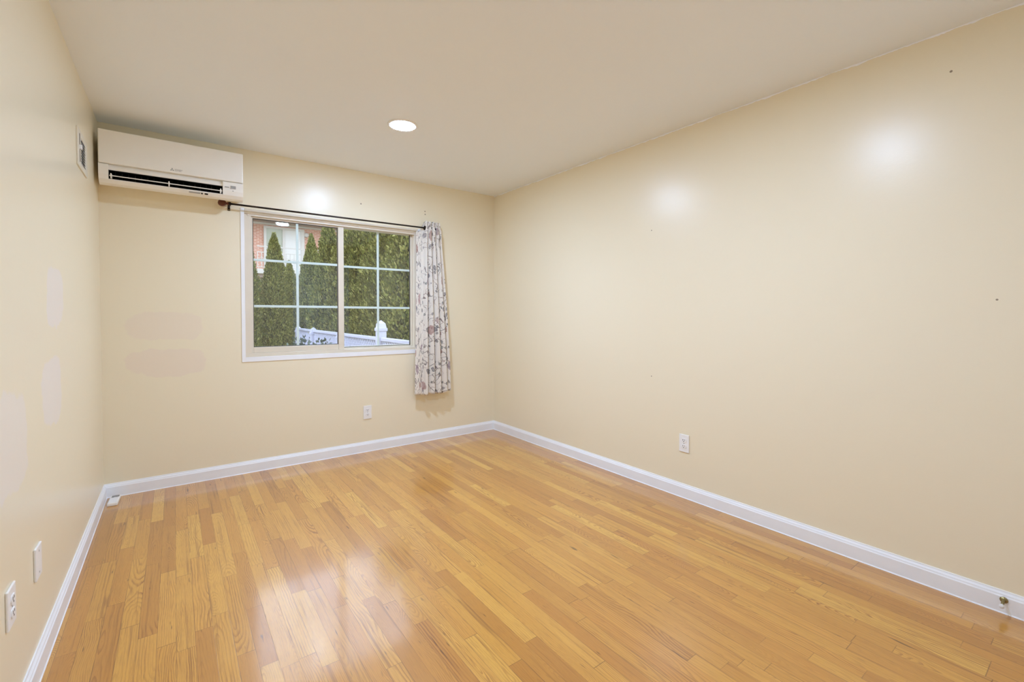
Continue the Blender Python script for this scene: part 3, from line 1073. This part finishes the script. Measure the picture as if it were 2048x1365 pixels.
for k in range(len(posts) - 1):
    a, b_ = posts[k][0] + 0.055, posts[k + 1][0] - 0.055
    bm = bmesh.new()
    box(bm, -0.03, 0.03, a, b_, 1.205, 1.25, 0.006)
    box(bm, -0.03, 0.03, a, b_, 0.62, 0.70, 0.006)
    box(bm, -0.03, 0.03, a, b_, 0.06, 0.15, 0.006)
    obj('rail', bm, M_WHITEVINYL, fence)
    obj('solid_panel', B((-0.012, 0.012, a, b_, 0.15, 0.62)), M_WHITEVINYL, fence)
    # the lattice: two crossing layers of slats clipped to the opening
    bm = bmesh.new()
    zA, zB = 0.70, 1.205
    hgt = zB - zA
    step, hw = 0.078, 0.0165
    for layer, sg in ((0, 1), (1, -1)):
        xx = -0.006 if layer == 0 else 0.001
        s0 = a - hgt
        while s0 < b_:
            ys, ye = (s0, s0 + hgt) if sg > 0 else (s0 + hgt, s0)
            p0, p1 = Vector((0, ys, zA)), Vector((0, ye, zB))
            # clip along y
            def clip(p, q):
                if p.y < a:
                    tt = (a - p.y) / (q.y - p.y); p = p.lerp(q, tt)
                if p.y > b_:
                    tt = (b_ - p.y) / (q.y - p.y); p = p.lerp(q, tt)
                return p
            lo, hi = min(ys, ye), max(ys, ye)
            if hi > a and lo < b_:
                c0 = clip(p0.copy(), p1)
                c1 = clip(p1.copy(), p0)
                if (c1 - c0).length > 0.03:
                    nrm = Vector((0, -(c1 - c0).z, (c1 - c0).y)).normalized() * hw
                    q = [c0 - nrm, c0 + nrm, c1 + nrm, c1 - nrm]
                    A = [bm.verts.new((xx, v.y, v.z)) for v in q]
                    Bq = [bm.verts.new((xx + 0.006, v.y, v.z)) for v in q]
                    bm.faces.new(A)
                    bm.faces.new(Bq[::-1])
                    for m in range(4):
                        bm.faces.new((A[m], A[(m + 1) % 4], Bq[(m + 1) % 4], Bq[m]))
            s0 += step
    obj('lattice_panel', bm, M_WHITEVINYL, fence)


# leafy shrubs in front of the fence
def shrub_mesh(seed, n, rad, hgt):
    rs = np.random.RandomState(seed)
    u = rs.normal(0, 1, (n, 3))
    u /= np.linalg.norm(u, axis=1, keepdims=True)
    c = u * rs.uniform(0.45, 1.0, (n, 1)) * np.array([rad, rad, hgt / 2]) + np.array([0, 0, hgt / 2 + 0.05])
    d = u + rs.normal(0, 0.5, (n, 3))
    d /= np.linalg.norm(d, axis=1, keepdims=True)
    s = np.cross(d, rs.normal(0, 1, (n, 3)))
    s /= np.linalg.norm(s, axis=1, keepdims=True)
    L = rs.uniform(0.05, 0.09, (n, 1))
    v = np.concatenate([c, c + d * L * 0.5 + s * L * 0.28, c + d * L, c + d * L * 0.5 - s * L * 0.28], 1).reshape(-1, 3)
    me = bpy.data.meshes.new('leaves')
    me.from_pydata(v.tolist(), [], np.arange(4 * n).reshape(-1, 4).tolist())
    me.materials.append(M_SHRUB)
    return me


M_SHRUB = plain('dark glossy leaves', lin(62, 78, 56), 0.4, 0, 0.5, 0.35, 22)
for k, (sx, sy, sr, sh, lab) in enumerate([(1.70, 8.35, 0.28, 1.14, 'leafy green shrub before the fence, beside the left pane vertical grille bar'),
                                            (1.80, 7.25, 0.23, 1.13, 'smaller leafy shrub before the fence, nearer to the window middle stile')]):
    t = thing('leafy_shrub', lab, 'shrub', (sx, sy, GZ), 0, 'shrubs at the fence')
    link('leaves', shrub_mesh(40 + k, 900, sr, sh), None, t)
    bm = bmesh.new()
    for a in range(5):
        an = a * 1.26
        tube(bm, [(0, 0, 0), (0.08 * math.cos(an), 0.08 * math.sin(an), sh * 0.4), (0.15 * math.cos(an), 0.15 * math.sin(an), sh * 0.75)], 0.008, 6)
    obj('stems', bm, M_BARK, t)

# ------------------------------------------------------------------ house across the garden
HY = 18.0
house = thing('brick_house', 'red brick house with white balcony door seen through the window', 'house', (3.0, HY, GZ))
hz = -GZ


def hp(name, mat, *boxes, parent=None, bev=0.0):
    return obj(name, B(*[(a - 3.0, b - 3.0, c - HY, d - HY, e + hz, f + hz) for a, b, c, d, e, f in boxes], bev=bev), mat, parent or house)


hp('brick_wall', M_BRICK, (-6, 14, HY, HY + 8, GZ, 4.34))
hp('frieze_board', M_SOFFIT, (-6, 14, HY - 0.04, HY, 4.33, 4.40))
hp('soffit', M_GUTTER, (-6.3, 14.3, HY - 0.45, HY + 8.3, 4.40, 4.45))
hp('gutter', M_SOFFIT, (-6.3, 14.3, HY - 0.56, HY - 0.45, 4.40, 4.54))
bm = bmesh.new()
extrude_profile(bm, [(-0.5, 4.45 + hz), (8.3, 4.45 + hz), (3.9, 5.9 + hz)], 'x', -9.3, 11.3)
obj('roof', bm, M_ROOF, house)
dr = hp('balcony_door', M_SOFFIT, (2.54, 2.62, HY - 0.06, HY, 2.72, 4.29), (3.74, 3.86, HY - 0.06, HY, 2.72, 4.29), (2.62, 3.74, HY - 0.06, HY, 4.21, 4.29), (3.13, 3.20, HY - 0.07, HY, 2.72, 4.21))
hp('door_glass', M_HOUSEGLASS, (2.62, 3.13, HY - 0.03, HY, 2.72, 4.21), parent=dr)
hp('blind', M_BLIND, (3.20, 3.74, HY - 0.035, HY, 2.72, 4.21), parent=dr)
hp('balcony_slab', M_SOFFIT, (2.2, 4.2, HY - 1.0, HY, 2.54, 2.70), bev=0.01)
hp('awning', M_GUTTER, (2.0, 4.4, HY - 0.9, HY, 2.42, 2.54))
hp('wall_band', M_CONCRETE, (-6, 14, HY - 0.10, HY, 2.30, 2.42))
rl = hp('railing', M_SOFFIT, (2.2, 4.2, HY - 1.0, HY - 0.97, 3.42, 3.46), (2.2, 4.2, HY - 1.0, HY - 0.97, 3.24, 3.26), (2.2, 4.2, HY - 1.0, HY - 0.97, 2.74, 2.77))
for k in range(17):
    x = 2.22 + k * 0.123
    hp('baluster', M_SOFFIT, (x - 0.01, x + 0.01, HY - 0.995, HY - 0.975, 2.77, 3.24), parent=rl)
bm = bmesh.new()
for k in range(6):
    cx_ = 2.40 + k * 0.32 - 3.0
    for sgn in (1, -1):
        pts = [(cx_ + sgn * (0.07 - 0.055 * a / 20) * math.cos(a * 0.45) - sgn * 0.07, -0.984, 3.0 + hz + (0.10 - 0.07 * a / 20) * math.sin(a * 0.45)) for a in range(21)]
        tube(bm, pts, 0.010, 6)
obj('scrollwork', bm, M_SOFFIT, rl)
bm = bmesh.new()
lathe(bm, [(0.085, 0.0), (0.085, -0.05), (0.06, -0.09), (0.01, -0.10)], (3.93 - 3.0, 0.0, 4.10 + hz), 'y', 20)
obj('round_wall_cap', bm, M_SOFFIT, house, True)
hp('stoop_wall', M_SOFFIT, (1.2, 2.6, HY - 0.35, HY, 1.1, 1.55))
